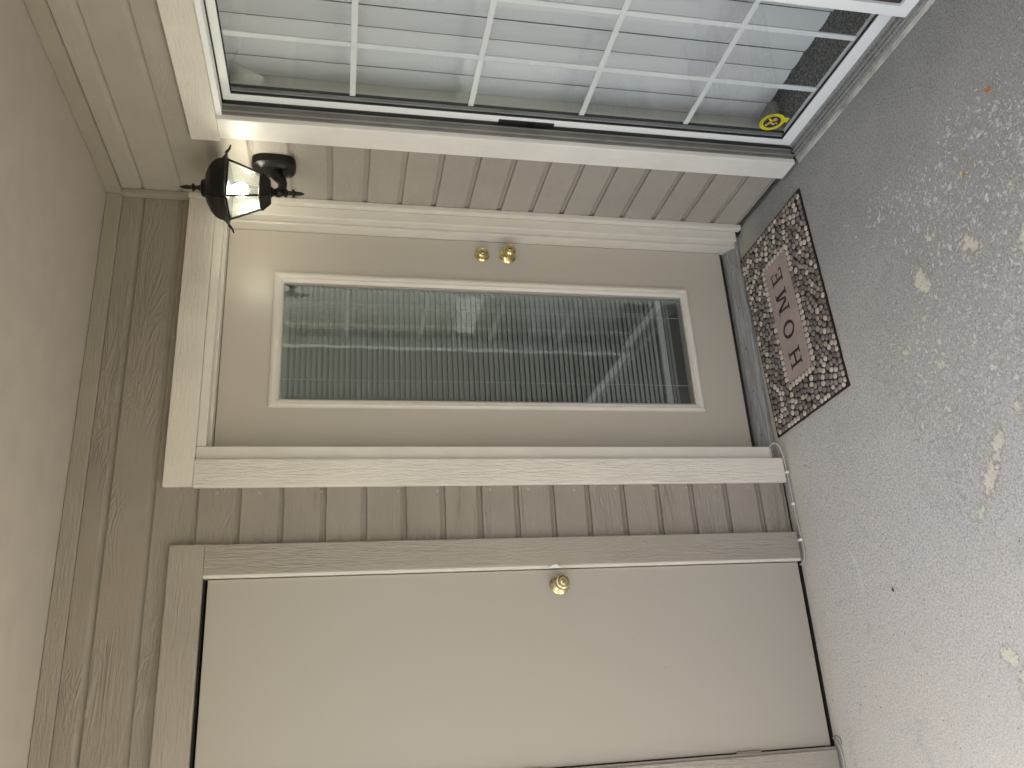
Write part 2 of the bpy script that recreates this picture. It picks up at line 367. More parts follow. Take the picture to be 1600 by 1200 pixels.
def prism(name, prof, a0, a1, axis, mat, parent, **kw):
    """profile = list of 2-D points; axis x: points are (y,z); axis y: (x,z); axis z: (x,y)"""
    n = len(prof); V = []
    for a in (a0, a1):
        for (p, q) in prof:
            V.append({'x': (a, p, q), 'y': (p, a, q), 'z': (p, q, a)}[axis])
    F = [tuple(range(n)), tuple(range(2 * n - 1, n - 1, -1))] + [(i, (i + 1) % n, n + (i + 1) % n, n + i) for i in range(n)]
    return poly(name, V, F, mat, parent, **kw)
def lathe(name, prof, mat, parent, origin, axis='z', seg=32, kw_label=None, sharp=True):
    """prof (r, h) along axis"""
    V = []; F = []
    for (r, h) in prof:
        for i in range(seg):
            a = 2 * math.pi * i / seg; c, s = r * math.cos(a), r * math.sin(a)
            V.append({'z': (c, s, h), 'y': (c, h, s), 'x': (h, c, s)}[axis])
    for j in range(len(prof) - 1):
        for i in range(seg):
            F.append((j * seg + i, j * seg + (i + 1) % seg, (j + 1) * seg + (i + 1) % seg, (j + 1) * seg + i))
    F.append(tuple(range(seg))); F.append(tuple((len(prof) - 1) * seg + i for i in range(seg)))
    o = Vector(origin)
    ob = poly(name, [Vector(v) + o for v in V], F, mat, parent, origin=o, smooth=True, label=kw_label)
    try: ob.data.set_sharp_from_angle(angle=R(38))
    except Exception: pass
    return ob
def square_loft(name, prof, mat, parent, origin):
    """prof (half width, z), square section with a softened corner"""
    V = []; F = []; n = 8
    for (w, z) in prof:
        c = w * 0.10
        for (x, y) in ((w, -w + c), (w, w - c), (w - c, w), (-w + c, w), (-w, w - c), (-w, -w + c), (-w + c, -w), (w - c, -w)):
            V.append((x, y, z))
    for j in range(len(prof) - 1):
        for i in range(n): F.append((j * n + i, j * n + (i + 1) % n, (j + 1) * n + (i + 1) % n, (j + 1) * n + i))
    F.append(tuple(range(n))); F.append(tuple((len(prof) - 1) * n + i for i in range(n)))
    o = Vector(origin); ob = poly(name, [Vector(v) + o for v in V], F, mat, parent, origin=o, smooth=True)
    try: ob.data.set_sharp_from_angle(angle=R(30))
    except Exception: pass
    return ob
def tube(name, pts, rad, mat, parent, seg=8, label=None, origin=None, taper=None):
    pts = [Vector(p) for p in pts]; fine = []
    for i in range(len(pts) - 1):                       # Catmull-Rom
        p0 = pts[max(0, i - 1)]; p1 = pts[i]; p2 = pts[i + 1]; p3 = pts[min(len(pts) - 1, i + 2)]
        for t in [j / 5 for j in range(5)]:
            fine.append(0.5 * ((2 * p1) + (-p0 + p2) * t + (2 * p0 - 5 * p1 + 4 * p2 - p3) * t * t + (-p0 + 3 * p1 - 3 * p2 + p3) * t ** 3))
    fine.append(pts[-1]); V = []; F = []; nrm = None; n = len(fine)
    for i, p in enumerate(fine):
        d = (fine[min(i + 1, n - 1)] - fine[max(i - 1, 0)]).normalized()
        if nrm is None: nrm = d.orthogonal().normalized()
        nrm = (nrm - d * nrm.dot(d)).normalized(); b = d.cross(nrm)
        r = rad if taper is None else rad + (taper - rad) * i / (n - 1)
        for s in range(seg):
            a = 2 * math.pi * s / seg; V.append(p + (nrm * math.cos(a) + b * math.sin(a)) * r)
    for i in range(n - 1):
        for s in range(seg): F.append((i * seg + s, i * seg + (s + 1) % seg, (i + 1) * seg + (s + 1) % seg, (i + 1) * seg + s))
    F.append(tuple(range(seg))); F.append(tuple((n - 1) * seg + s for s in range(seg)))
    return poly(name, V, F, mat, parent, smooth=True, label=label, origin=origin)

# ------------------------------------------------------------------ heights read off the siding
ZB = [2.1585, 2.0223, 1.8826, 1.7428, 1.606, 1.4695, 1.3331, 1.2013, 1.0672, 0.9341, 0.8005, 0.6651, 0.5283, 0.3931, 0.2552, 0.1185]
ZB = [2.568, 2.432, 2.2955] + ZB + [0.012]
ZR = [2.568, 2.432, 2.2955, 2.1585, 2.0170, 1.8790, 1.7435, 1.6093, 1.4736, 1.3385, 1.204, 1.0705, 0.9385, 0.8078, 0.6768, 0.5445, 0.4056, 0.2711, 0.1347, 0.012]
H = 2.567                     # ceiling
WEST, SOUTH = -2.75, -3.6      # how far the porch runs to the left and behind the camera

# ------------------------------------------------------------------ setting
poly('ground', [(-60, -60, -0.13), (60, -60, -0.13), (60, 60, -0.13), (-60, 60, -0.13)], [(0, 1, 2, 3)], m_grass, None, origin=(0, 0, -0.13), kind='structure')
poly('bounce_path', [(-7.5, -12, -0.12), (-2.9, -12, -0.12), (-2.9, 8, -0.12), (-7.5, 8, -0.12)], [(0, 1, 2, 3)], m_sunground, None, origin=(-5.7, -2, -0.12), kind='structure')  # unseen paving, kept pale to bounce sunlight into the porch
box('porch_floor', m_conc, None, WEST - 0.1, 0.0, SOUTH - 0.1, 0.034, -0.15, 0.0, kind='structure')
box('foundation', m_conc, None, WEST, 3.2, 0.0345, 3.0, -0.15, -0.002, kind='structure')
box('foundation', m_conc, None, 0.001, 3.2, SOUTH, 0.034, -0.15, -0.012, kind='structure')
box('ceiling', m_ceil, None, WEST - 0.25, 3.3, SOUTH - 0.25, 3.1, H, H + 0.16, kind='structure')
# unseen bank added in front of the porch to dim the reflections in the panes
V = []; F = []; nx = 60
for j in range(9):
    for i in range(nx + 1):
        x = -30 + i; t = j / 8; yy = -9 - 7 * t + 0.4 * math.sin(i * 1.7 + j)
        V.append((x, yy, -0.13 + (3.4 + 0.5 * math.sin(i * 0.9) + 0.35 * math.sin(i * 2.3 + 1)) * math.sin(t * math.pi / 2)))
for j in range(8):
    for i in range(nx): a = j * (nx + 1) + i; F.append((a, a + 1, a + nx + 2, a + nx + 1))
poly('reflection_bank', V, F, simple('reflection_bank_tone', (0.13, 0.12, 0.08), 0.95, var=0.4), None, smooth=True, kind='structure')
# rooms behind the glass
box('interior_floor', m_floorin, None, -2.65, -0.02, 0.19, 2.6, -0.001, 0.012, kind='structure')
box('interior_wall', m_wallin, None, -2.65, -0.02, 2.6, 2.7, 0.0, H, kind='structure')
box('interior_wall', m_wallin, None, -2.75, -2.65, 0.03, 2.7, 0.0, H, kind='structure')
box('interior_wall', m_wallin, None, -0.02, 0.06, 0.19, 2.7, -0.002, H, kind='structure')
box('carpet', m_carpet, None, 0.098, 2.9, SOUTH, 0.15, -0.010, 0.014, kind='structure')
box('interior_wall', m_wallin, None, 2.9, 3.0, SOUTH, 0.2, -0.01, H, kind='structure')
box('interior_wall', m_wallin, None, 0.02, 2.9, SOUTH - 0.1, SOUTH - 0.01, -0.01, H, kind='structure')
box('interior_wall', m_wallin, None, 0.062, 2.9, 0.151, 0.189, -0.01, H, kind='structure')

box('interior_return', m_wallin, None, 0.0975, 0.30, -0.463, -0.40, 0.0145, 2.15, kind='structure')

# ------------------------------------------------------------------ back wall
def board_profile(zt, zb, face=0.0, s=1.0):
    """(depth, z) outline: flat face, cove under it, flat recess down to the next board"""
    d = lambda v: face + v
    pts = [(d(0.0012), zt - 0.0004), (d(0.0), zt - 0.0018), (d(0.0), zb + 0.0225), (d(0.0012), zb + 0.0195), (d(0.0048), zb + 0.0160), (d(0.0085), zb + 0.0115), (d(0.0105), zb + 0.0065), (d(0.0108), zb + 0.0002), (d(0.019), zb + 0.0002), (d(0.019), zt - 0.0004)]
    return pts
def boards(parent, rows, a0, a1, axis, mat, ztop=None, zbot=None):
    for (zt, zb) in rows:
        t = zt if ztop is None else min(zt, ztop)
        b = zb if zbot is None else max(zb, zbot)
        if t - b < 0.006: continue
        j = random.uniform(-0.0002, 0.0002)
        pr = board_profile(zt, zb)
        pr = [(p + j, min(max(z, b), t - 0.0004)) for p, z in pr]
        cl = [pr[0]]
        for q in pr[1:]:
            if abs(q[0] - cl[-1][0]) + abs(q[1] - cl[-1][1]) > 1e-5: cl.append(q)
        prism('siding_board', cl, a0, a1, axis, mat, parent)
wallb = thing('siding_wall', 'taupe board-sided wall facing the viewer, around the two side-by-side hinged doors', 'wall', (-1.85, 0.02, 0))
rows = [(ZB[i] - (0.0 if i else 0.0), ZB[i + 1]) for i in range(len(ZB) - 1)]
FD = (-1.055, -0.0)           # front door rough opening in x
CD = (-2.095, -1.433)         # closet opening
FT, CT = 2.182, 2.126         # heads
for r in rows:
    zt, zb = r
    if zb >= FT - 0.01: boards(wallb, [r], WEST, 0.0, 'x', m_sid_x, ztop=H - 0.056 if zt > 2.51 else None)
    elif zt > FT and zb < FT:
        boards(wallb, [r], WEST, FD[0], 'x', m_sid_x, zbot=max(zb, CT)) if zb >= CT else None
        boards(wallb, [r], FD[0], 0.0, 'x', m_sid_x, zbot=FT)
    elif zt > CT:
        boards(wallb, [r], CD[1], FD[0], 'x', m_sid_x)
        boards(wallb, [r], CD[0], CD[1], 'x', m_sid_x, zbot=CT)
        boards(wallb, [r], WEST, CD[0], 'x', m_sid_x)
    else:
        boards(wallb, [r], CD[1], FD[0], 'x', m_sid_x)
        boards(wallb, [r], WEST, CD[0], 'x', m_sid_x)
# structural backing, cut round the doors
for (x0, x1, z0, z1) in ((WEST, CD[0], -0.001, H), (CD[0], CD[1], CT, H), (CD[1], FD[0], -0.001, H), (FD[0], 0.02, FT, H)):
    box('sheathing', m_dark, wallb, x0 + 0.0005, x1 - 0.0005, 0.0195, 0.15, z0, z1 - 0.001)
    box('interior_face', m_wallin, wallb, x0 + 0.0005, x1 - 0.0005, 0.1505, 0.165, z0, z1 - 0.001)
box('frieze_board', m_taupe_x, wallb, WEST, -0.002, -0.014, 0.0, 2.511, H - 0.001, 0.003)
# paint-filled nail heads at the left edge of the front door trim
nm = None
for i, z in enumerate([2.10, 1.965, 1.76, 1.50, 1.36, 1.17, 1.03, 0.86, 0.70, 0.55, 0.42, 0.30, 0.165]):
    for (x, yy) in ((-1.160, -0.0005),):
        bm = bmesh.new(); bmesh.ops.create_uvsphere(bm, u_segments=10, v_segments=6, radius=0.0050)
        for v in bm.verts: v.co.y *= 0.55
        if nm is None:
            nm = bpy.data.meshes.new('nail'); bm.to_mesh(nm); nm.materials.append(m_closet)
        bm.free(); link('nail_head', nm, None, wallb, wloc(wallb, (x + random.uniform(-0.004, 0.003), yy, z)))

# ------------------------------------------------------------------ right wall (plane x = 0, seen obliquely)
wallr = thing('siding_wall', 'taupe board-sided side wall that holds the lantern and the sliding glass door', 'wall', (0.02, -2.3, 0))
SO = (-2.30, -0.497)          # sliding door opening in y
ST = 2.121
for i in range(len(ZR) - 1):
    zt, zb = ZR[i], ZR[i + 1]
    if zb >= ST: boards(wallr, [(zt, zb)], SOUTH, 0.0, 'y', m_sid_y_lit, ztop=H - 0.056 if zt > 2.51 else None)
    else:
        if zt > ST: boards(wallr, [(zt, zb)], SO[0], SO[1], 'y', m_sid_y_lit, zbot=ST)
        boards(wallr, [(zt, zb)], SO[1], 0.0, 'y', m_sid_y_lit)
        boards(wallr, [(zt, zb)], SOUTH, SO[0], 'y', m_sid_y_lit)
# prism 'y' profile is (x,z): depth must grow towards +x, which it does
for (y0, y1, z0, z1) in ((SOUTH, SO[0], -0.001, H), (SO[0], SO[1], ST, H), (SO[1], 0.0, -0.001, H)):
    box('sheathing', m_dark, wallr, 0.0195, 0.085, y0 + 0.0005, y1 - 0.0005, z0, z1 - 0.001)
    box('interior_face', m_wallin, wallr, 0.0855, 0.097, y0 + 0.0005, y1 - 0.0005, z0, z1 - 0.001)
box('frieze_board', m_taupe_y, wallr, -0.016, 0.0, SOUTH, -0.015, 2.511, H - 0.001, 0.003)
box('corner_batten', m_taupe_z, wallr, -0.022, -0.0008, -0.030, -0.0008, 2.276, 2.5105, 0.003)
box('corner_batten', m_smooth, wallr, -0.022, -0.0008, -0.030, -0.0008, 0.012, 2.2755, 0.003)

# ------------------------------------------------------------------ front door frame
fr = thing('door_frame', 'cream painted timber trim and threshold around the glazed front door', 'door frame', (-0.58, 0.0, 0))
box('head_casing', m_cream_x, fr, -1.142, -0.023, -0.024, -0.0008, 2.178, 2.272, 0.0025)
box('side_casing', m_cream_z, fr, -1.146, -1.050, -0.024, -0.0008, 0.014, 2.1775, 0.003)
box('brickmould', m_smooth, fr, -1.0495, -1.000, -0.007, 0.036, 0.052, 2.1775, 0.003)
box('brickmould', m_smooth, fr, -0.999, -0.069, -0.007, 0.036, 2.147, 2.1775, 0.003)
box('brickmould', m_smooth, fr, -0.0685, -0.0225, -0.006, 0.036, 0.030, 2.1775, 0.004)
# jamb with a small step (stop) before the door
box('jamb', m_smooth, fr, -1.040, -0.992, 0.0395, 0.150, 0.0, 2.176, 0.0015)
box('jamb', m_smooth, fr, -0.077, -0.0225, 0.0395, 0.150, 0.0, 2.176, 0.0015)
box('jamb', m_smooth, fr, -0.9915, -0.0775, 0.0395, 0.150, 2.138, 2.176, 0.0015)
box('backing_strip', m_dark, fr, -0.0222, -0.001, 0.001, 0.150, 0.0, 2.176)
box('backing_strip', m_dark, fr, -1.0535, -1.0405, 0.037, 0.150, 0.0, 2.176)
# threshold: sloping metal sill with a rounded nose
prism('threshold', [(0.036, 0.001), (0.036, 0.012), (0.040, 0.020), (0.048, 0.026), (0.052, 0.0265), (0.0530, 0.0315), (0.0565, 0.0325), (0.0580, 0.0312), (0.0600, 0.0345), (0.0655, 0.0375), (0.0670, 0.0362), (0.0690, 0.0395), (0.0745, 0.0425), (0.0760, 0.0412), (0.0780, 0.0440), (0.086, 0.048), (0.110, 0.052), (0.149, 0.052), (0.149, 0.001)], -1.039, -0.0235, 'x', m_sill, fr)
for i in range(5):
    lathe('screw', [(0.003, -0.001), (0.003, 0.0006), (0.0012, 0.0008)], m_black, fr, (-0.93 + i * 0.19, 0.0625, 0.0372), 'z', 8)

# ------------------------------------------------------------------ front door
fd = thing('front_door', 'cream front door with one tall glazed light and brass knob above the pebble mat', 'door', (-0.53, 0.115, 0.055))
DY = 0.092
DX0, DX1, DZ0, DZ1 = -0.988, -0.0795, 0.071, 2.135
GX0, GX1, GZ0, GZ1 = -0.790, -0.305, 0.285, 1.922
PY = DY + 0.012
def ring(name, outer, inner, y0, y1, mat, parent, bev=0.0):
    """flat frame in the xz plane as one mitred mesh; outer/inner = (x0,x1,z0,z1)"""
    def rc(r, y): return [(r[0], y, r[2]), (r[1], y, r[2]), (r[1], y, r[3]), (r[0], y, r[3])]
    V = rc(outer, y0) + rc(inner, y0) + rc(outer, y1) + rc(inner, y1); F = []
    for i in range(4):
        j = (i + 1) % 4
        F += [(i, j, 4 + j, 4 + i), (8 + i, 12 + i, 12 + j, 8 + j), (i, 8 + i, 8 + j, j), (4 + i, 4 + j, 12 + j, 12 + i)]
    return poly(name, V, F, mat, parent)
ring('door_slab', (DX0, DX1, DZ0, DZ1), (GX0 + 0.002, GX1 - 0.002, GZ0 + 0.002, GZ1 - 0.002), DY, DY + 0.044, m_door, fd)
def mitre_frame(name, rings, mat, parent):
    """rings: list of ((x0,x1,z0,z1), y) from outside to inside; lofted, gives a moulded profile with mitred corners"""
    V = []; F = []
    for (r, y) in rings: V += [(r[0], y, r[2]), (r[1], y, r[2]), (r[1], y, r[3]), (r[0], y, r[3])]
    for k_ in range(len(rings) - 1):
        for i in range(4):
            j = (i + 1) % 4; F.append((4 * k_ + i, 4 * k_ + j, 4 * k_ + 4 + j, 4 * k_ + 4 + i))
    return poly(name, V, F, mat, parent)
def inset(r, d): return (r[0] + d, r[1] - d, r[2] + d, r[3] - d)
o_ = (-0.823, -0.262, 0.250, 1.960)
def rr(t): return tuple(o_[i] + ((GX0, GX1, GZ0, GZ1)[i] - o_[i]) * t for i in range(4))
mitre_frame('glazing_frame', [(rr(0), DY - 0.0005), (rr(0.03), DY - 0.006), (rr(0.16), DY - 0.0105), (rr(0.34), DY - 0.013), (rr(0.52), DY - 0.0115), (rr(0.60), DY - 0.0095), (rr(0.64), DY - 0.0105), (rr(0.78), DY - 0.010), (rr(0.98), DY - 0.001), (rr(1.0), DY + 0.012)],
            m_smooth, fd)
box('glass_pane', m_glass2, fd, GX0 - 0.001, GX1 + 0.001, PY, PY + 0.0005, GZ0 - 0.001, GZ1 + 0.001)
box('glass_spacer', m_alu_mid, fd, GX1 - 0.0055, GX1 + 0.001, PY + 0.002, PY + 0.014, GZ0, GZ1)
box('glass_spacer', m_alu_mid, fd, GX0 - 0.001, GX0 + 0.0035, PY + 0.002, PY + 0.014, GZ0, GZ1)
# horizontal blind between the panes
bl = box('blind', m_slat, fd, GX0 + 0.006, GX1 - 0.006, PY + 0.005, PY + 0.022, 1.9105, GZ1 - 0.001, 0.001, label='pale grey horizontal blind sealed behind the glass of the door')
def slat_mesh(wid, length, t, tilt):
    n = 4; V = []; F = []
    for s in (-length / 2, length / 2):
        for i in range(n + 1):
            u = (i / n - 0.5) * wid; bulge = 0.0013 * (1 - (2 * i / n - 1) ** 2)
            V.append((s, u * math.cos(tilt) + bulge * math.sin(tilt), -u * math.sin(tilt) + bulge * math.cos(tilt)))
    for i in range(n): F.append((i, i + 1, n + 2 + i, n + 1 + i))
    me = bpy.data.meshes.new('slat'); me.from_pydata(V, [], F); me.polygons.foreach_set('use_smooth', [True] * n); me.materials.append(m_slat); return me
sm_ = slat_mesh(0.0268, GX1 - GX0 - 0.014, 0.0003, R(50))
z = 1.900; ns = 0
YB = PY + 0.013
while z > 0.405:
    o = link('slat', sm_, None, bl, wloc(bl, ((GX0 + GX1) / 2, YB, z)))
    o.rotation_euler = (R(random.uniform(-1.6, 1.6)), R(random.uniform(-0.15, 0.15)), 0); z -= 0.0206; ns += 1
box('bottom_rail', m_slat, bl, GX0 + 0.007, GX1 - 0.007, YB - 0.008, YB + 0.008, 0.372, 0.396, 0.002)
box('slat', m_slat, bl, GX0 + 0.007, GX1 - 0.007, YB - 0.010, YB + 0.010, 0.360, 0.3612)
box('slat', m_slat, bl, GX0 + 0.007, GX1 - 0.007, YB - 0.010, YB + 0.010, 0.345, 0.3462)
for x in (-0.704, -0.398):
    box('ladder_cord', m_cord, bl, x - 0.0006, x + 0.0006, YB - 0.0125, YB - 0.0113, 0.30, 1.91)
box('weather_strip', m_black, fd, DX0 - 0.003, DX1 + 0.001, DY + 0.010, DY + 0.035, 0.0535, 0.0705)
# brass hardware
lathe('deadbolt', [(0.0, 0.0), (0.0315, 0.0), (0.0320, -0.004), (0.0290, -0.007), (0.0245, -0.014), (0.0220, -0.0225), (0.0165, -0.0245), (0.0155, -0.0235)], m_brass, fd, (-0.1415, DY, 1.137), 'y', 36)
o = fd.children[-1]
lathe('key_cylinder', [(0.0, 0.0), (0.0100, 0.0), (0.0100, -0.002), (0.0082, -0.003)], m_brass2, o, (-0.1415, DY - 0.0235, 1.137), 'y', 24)
def knob(parent, c, mat, r=0.0275, L=0.060):
    a = lathe('door_knob', [(0.0, 0.0), (0.0350, 0.0), (0.0355, -0.003), (0.0320, -0.007), (0.0240, -0.010), (0.0150, -0.014), (0.0125, -0.022), (0.0130, -0.029), (0.0195, -0.034), (r, -0.041), (r + 0.0005, -0.048), (r - 0.0020, -0.055), (r - 0.006, -L), (r - 0.0085, -L - 0.0015), (r - 0.0095, -L)], mat, parent, c, 'y', 40)
    b = lathe('key_cylinder', [(0.0, 0.0), (0.0105, 0.0), (0.0105, -0.0022), (0.0090, -0.0030)], m_brass2, a, (c[0], c[1] - L, c[2]), 'y', 24)
    box('key_slot', m_keydark, a, c[0] - 0.0012, c[0] + 0.0012, c[1] - L - 0.0038, c[1] - L - 0.0028, c[2] - 0.005, c[2] + 0.005)
    return a
box('key_slot', m_keydark, o, -0.1427, -0.1403, DY - 0.0274, DY - 0.0262, 1.132, 1.142)
knob(fd, (-0.1415, DY, 1.030), m_brass)

# ------------------------------------------------------------------ closet door and its frame
cf = thing('door_frame', 'taupe rough-sawn trim around the plain closet door', 'door frame', (-1.76, 0.0, 0))
box('head_casing', m_taupe_x, cf, -2.190, -1.337, -0.024, -0.0008, 2.124, 2.232, 0.0025)
box('side_casing', m_taupe_z, cf, -1.4365, -1.3385, -0.024, -0.0008, 0.012, 2.1235, 0.003)
box('side_casing', m_taupe_z, cf, -2.190, -2.090, -0.024, -0.0008, 0.012, 2.1235, 0.003)
box('jamb', m_smooth, cf, -1.4455, -1.4340, -0.0160, 0.060, 0.010, 2.1235, 0.001)  # cream, not taupe: the light on this left-facing edge as colour
box('jamb', m_taupe_z, cf, -2.0945, -2.0815, -0.0160, 0.060, 0.010, 2.1235, 0.001)
box('jamb', m_dark, cf, -2.0810, -1.4460, 0.010, 0.090, 2.119, 2.1255, 0.0)
box('sill_shade', m_dark, cf, -2.0935, -1.4345, 0.004, 0.0335, 0.0006, 0.004)  # dark strip painting the contact shadow under the closet door
box('gap_shade_sheet', m_dark, cf, -2.0810, -1.4460, 0.0405, 0.055, 0.0, 2.118)  # dark sheet behind the slab, painting the shade in its gaps
# a chip out of the paint on the inner edge, beside the knob
poly('paint_chip', [(-1.4462, -0.0172, 0.985), (-1.4462, -0.0172, 0.932), (-1.4400, -0.0245, 0.945), (-1.4340, -0.0247, 0.953), (-1.4360, -0.0247, 0.968), (-1.4410, -0.0245, 0.975)], [(0, 1, 2, 3, 4, 5)], m_chip, cf)
cdn = thing('closet_door', 'plain flush taupe door with one brass knob, left of the glazed door', 'door', (-1.76, 0.02, 0.01))
CY = 0.0
box('door_slab', m_closet, cdn, -2.0775, -1.4485, CY, CY + 0.038, 0.018, 2.110, 0.0012)
knob(cdn, (-1.500, CY, 0.942), m_brass2, 0.0255, 0.056)
for z in (0.33, 1.088, 1.88):
    h = lathe('hinge', [(0.0, -0.045), (0.0050, -0.045), (0.0062, -0.043), (0.0062, 0.043), (0.0050, 0.045)], m_taupe_z, cdn, (-2.0800, CY - 0.0055, z), 'z', 14)
    box('hinge_leaf', m_taupe_z, h, -2.0770, -2.0740, CY - 0.0022, CY - 0.0003, z - 0.042, z + 0.042)

# ------------------------------------------------------------------ sliding door
sf = thing('door_frame', 'white trim and grooved grey track around the sliding glass door', 'door frame', (0.0, -1.4, 0))
box('head_casing', m_white_y, sf, -0.024, -0.0008, -2.42, -0.380, 2.119, 2.213, 0.0025)
box('side_casing', m_white_z, sf, -0.022, -0.0008, -0.4955, -0.394, 0.014, 2.1185, 0.003)
box('side_casing', m_white_z, sf, -0.022, -0.0008, -2.40, -2.301, 0.014, 2.1185, 0.003)
# aluminium frame: head and jamb channels
box('frame_head', m_alu, sf, -0.006, 0.034, -2.299, -0.4965, 2.1005, 2.1185, 0.001)
box('frame_head', m_black, sf, 0.0345, 0.084, -2.299, -0.4975, 2.104, 2.1205)
box('frame_jamb', m_alu_grey, sf, -0.004, 0.084, -0.5005, -0.4960, 0.026, 2.1003, 0.001)
for x in (0.006, 0.030): box('jamb_rib', m_alu_mid, sf, x, x + 0.0022, -0.5075, -0.5008, 0.026, 2.0995)
box('jamb_shadow_gap', m_black, sf, 0.038, 0.046, -0.5060, -0.5008, 0.026, 2.0995)
box('frame_jamb', m_alu_grey, sf, -0.004, 0.084, -2.3000, -2.2940, 0.026, 2.1003, 0.001)
prism('sill_track', [(-0.006, 0.001), (-0.006, 0.010), (-0.002, 0.013), (0.010, 0.0135), (0.0102, 0.020), (0.0122, 0.020), (0.0124, 0.0145), (0.024, 0.0155), (0.0242, 0.024), (0.0262, 0.024), (0.0264, 0.017), (0.0445, 0.018), (0.047, 0.0325), (0.0495, 0.0325), (0.051, 0.020), (0.0965, 0.022), (0.0965, 0.001)], -2.299, -0.5012, 'y', m_sill, sf)
prism('sill_caulk', [(-0.021, 0.0), (-0.0185, 0.0035), (-0.012, 0.006), (-0.0065, 0.0075), (-0.0065, 0.0)], -2.40, -0.50, 'y', simple('dirty_caulk', (0.42, 0.41, 0.37), 0.9, var=0.5, bump=0.004, bscale=90), sf)

sl = thing('sliding_door', 'white sliding glass door panel with grid bars, black latch and yellow sticker', 'door', (0.06, -0.85, 0.03))
P0, P1 = -1.262, -0.500       # panel y range (far end is hidden behind the outer panel)
def stile(name, y0, y1, z0, z1, x0=0.048, x1=0.082, parent=sl, mat=m_alu): return box(name, mat, parent, x0, x1, y0, y1, z0, z1, 0.0015)
stile('stile', -0.5375, -0.497 - 0.012, 0.032, 2.099)
box('stile_edge', m_alu_mid, sl, 0.050, 0.080, -0.5085, -0.5065, 0.033, 2.098)
stile('stile', P0, P0 + 0.05, 0.032, 2.099)
stile('rail', P0 + 0.0505, -0.538, 2.072, 2.099)
stile('rail', P0 + 0.0505, -0.538, 0.032, 0.078)
gy0, gy1, gz0, gz1 = P0 + 0.05, -0.5375, 0.078, 2.072
for (a, b, c, d) in ((gy1 - 0.0035, gy1, gz0, gz1), (gy0, gy1, gz0, gz0 + 0.0035), (gy0, gy1, gz1 - 0.0035, gz1)):
    box('gasket', m_black, sl, 0.0515, 0.060, a, b, c, d)
box('glass_spacer', m_alu_mid, sl, 0.0645, 0.074, gy1 - 0.019, gy1 - 0.0045, gz0, gz1)
box('gasket', m_black, sl, 0.0641, 0.0745, gy1 - 0.0215, gy1 - 0.0192, gz0, gz1)
box('glass_pane', m_glass, sl, 0.0600, 0.0605, gy0, gy1, gz0, gz1)
MZ = (0.476, 0.873, 1.273, 1.677)
MY = (-0.790, -1.032)
for z in MZ: box('grid_bar', m_alu, sl, 0.0655, 0.0715, gy0, gy1 - 0.0045, z - 0.0095, z + 0.0095, 0.001)
edges = [gz0] + [v for z in MZ for v in (z - 0.0097, z + 0.0097)] + [gz1]
for y in MY:
    for i in range(0, len(edges), 2):
        box('grid_bar', m_alu, sl, 0.0655, 0.0715, y - 0.0095, y + 0.0095, edges[i], edges[i + 1], 0.001)
hd = box('latch_plate', m_black, sl, 0.0435, 0.0478, -0.5250, -0.5085, 0.966, 1.168, 0.001, label='black recessed latch on the edge of the sliding panel')
box('latch_lever', m_blackmetal, hd, 0.0385, 0.0434, -0.5195, -0.5135, 1.035, 1.068, 0.001)
# round yellow sticker on the glass
def disc(name, cy, cz, ry, rz, x, t, mat, parent, hole=0.0, seg=40, rot=0.0, a0=0, a1=360):
    V = []; F = []; full = (a1 - a0) >= 360; n = seg if full else seg + 1
    for xx in (x, x - t):
        for rad in ((1.0, hole) if hole else (1.0,)):
            for i in range(n):
                a = R(a0 + (a1 - a0) * i / seg); V.append((xx, cy + ry * rad * math.cos(a), cz + rz * rad * math.sin(a)))
    m = n
    if hole:
        for i in range(seg if full else seg):
            j = (i + 1) % n
            F += [(2 * m + i, 2 * m + j, 3 * m + j, 3 * m + i), (i, m + i, m + j, j), (i, j, 2 * m + j, 2 * m + i), (m + i, 3 * m + i, 3 * m + j, m + j)]
    else: F = [tuple(range(m)), tuple(range(2 * m - 1, m - 1, -1))] + [(i, (i + 1) % m, m + (i + 1) % m, m + i) for i in range(m)]
    return poly(name, V, F, mat, parent)
stx = thing('sticker', 'round yellow sticker with dark figure in the bottom corner of the sliding glass', 'sticker', (0.0598, -0.617, 0.160))
SC = (-0.617, 0.160)
disc('sticker_field', SC[0], SC[1], 0.034, 0.034, 0.0597, 0.0003, m_maroon, stx)
disc('sticker_ring', SC[0], SC[1], 0.046, 0.046, 0.0594, 0.0004, m_yellow, stx, hole=0.70)
box('sticker_tab', m_yellow, stx, 0.0588, 0.0592, SC[0] - 0.030, SC[0] - 0.005, SC[1] - 0.056, SC[1] - 0.036, 0.0)
def bar(name, y0, z0, y1, z1, w, x, mat, parent, t=0.0004):
    d = Vector((0, y1 - y0, z1 - z0)); n_ = Vector((0, -d.z, d.y)).normalized() * w / 2
    A, B = Vector((x, y0, z0)), Vector((x, y1, z1)); V = []
    for xx in (0, -t): V += [v + Vector((xx, 0, 0)) for v in (A - n_, A + n_, B + n_, B - n_)]
    return poly(name, V, [(0, 1, 2, 3), (7, 6, 5, 4), (0, 4, 5, 1), (1, 5, 6, 2), (2, 6, 7, 3), (3, 7, 4, 0)], mat, parent)
for (a, b, c, d, w, mt) in ((-0.018, 0.020, -0.004, 0.004, .008, m_yellow), (-0.004, 0.004, 0.014, 0.012, .007, m_yellow), (-0.006, 0.002, -0.016, -0.014, .007, m_yellow), (0.004, 0.002, 0.012, -0.014, .007, m_stickpale),
                           (0.014, 0.019, 0.022, 0.011, .006, m_yellow), (-0.024, -0.006, -0.014, 0.002, .006, m_stickpale), (0.002, -0.012, 0.004, -0.023, .006, m_yellow)):
    bar('sticker_mark', SC[0] + a, SC[1] + b, SC[0] + c, SC[1] + d, w, 0.0590, mt, stx)
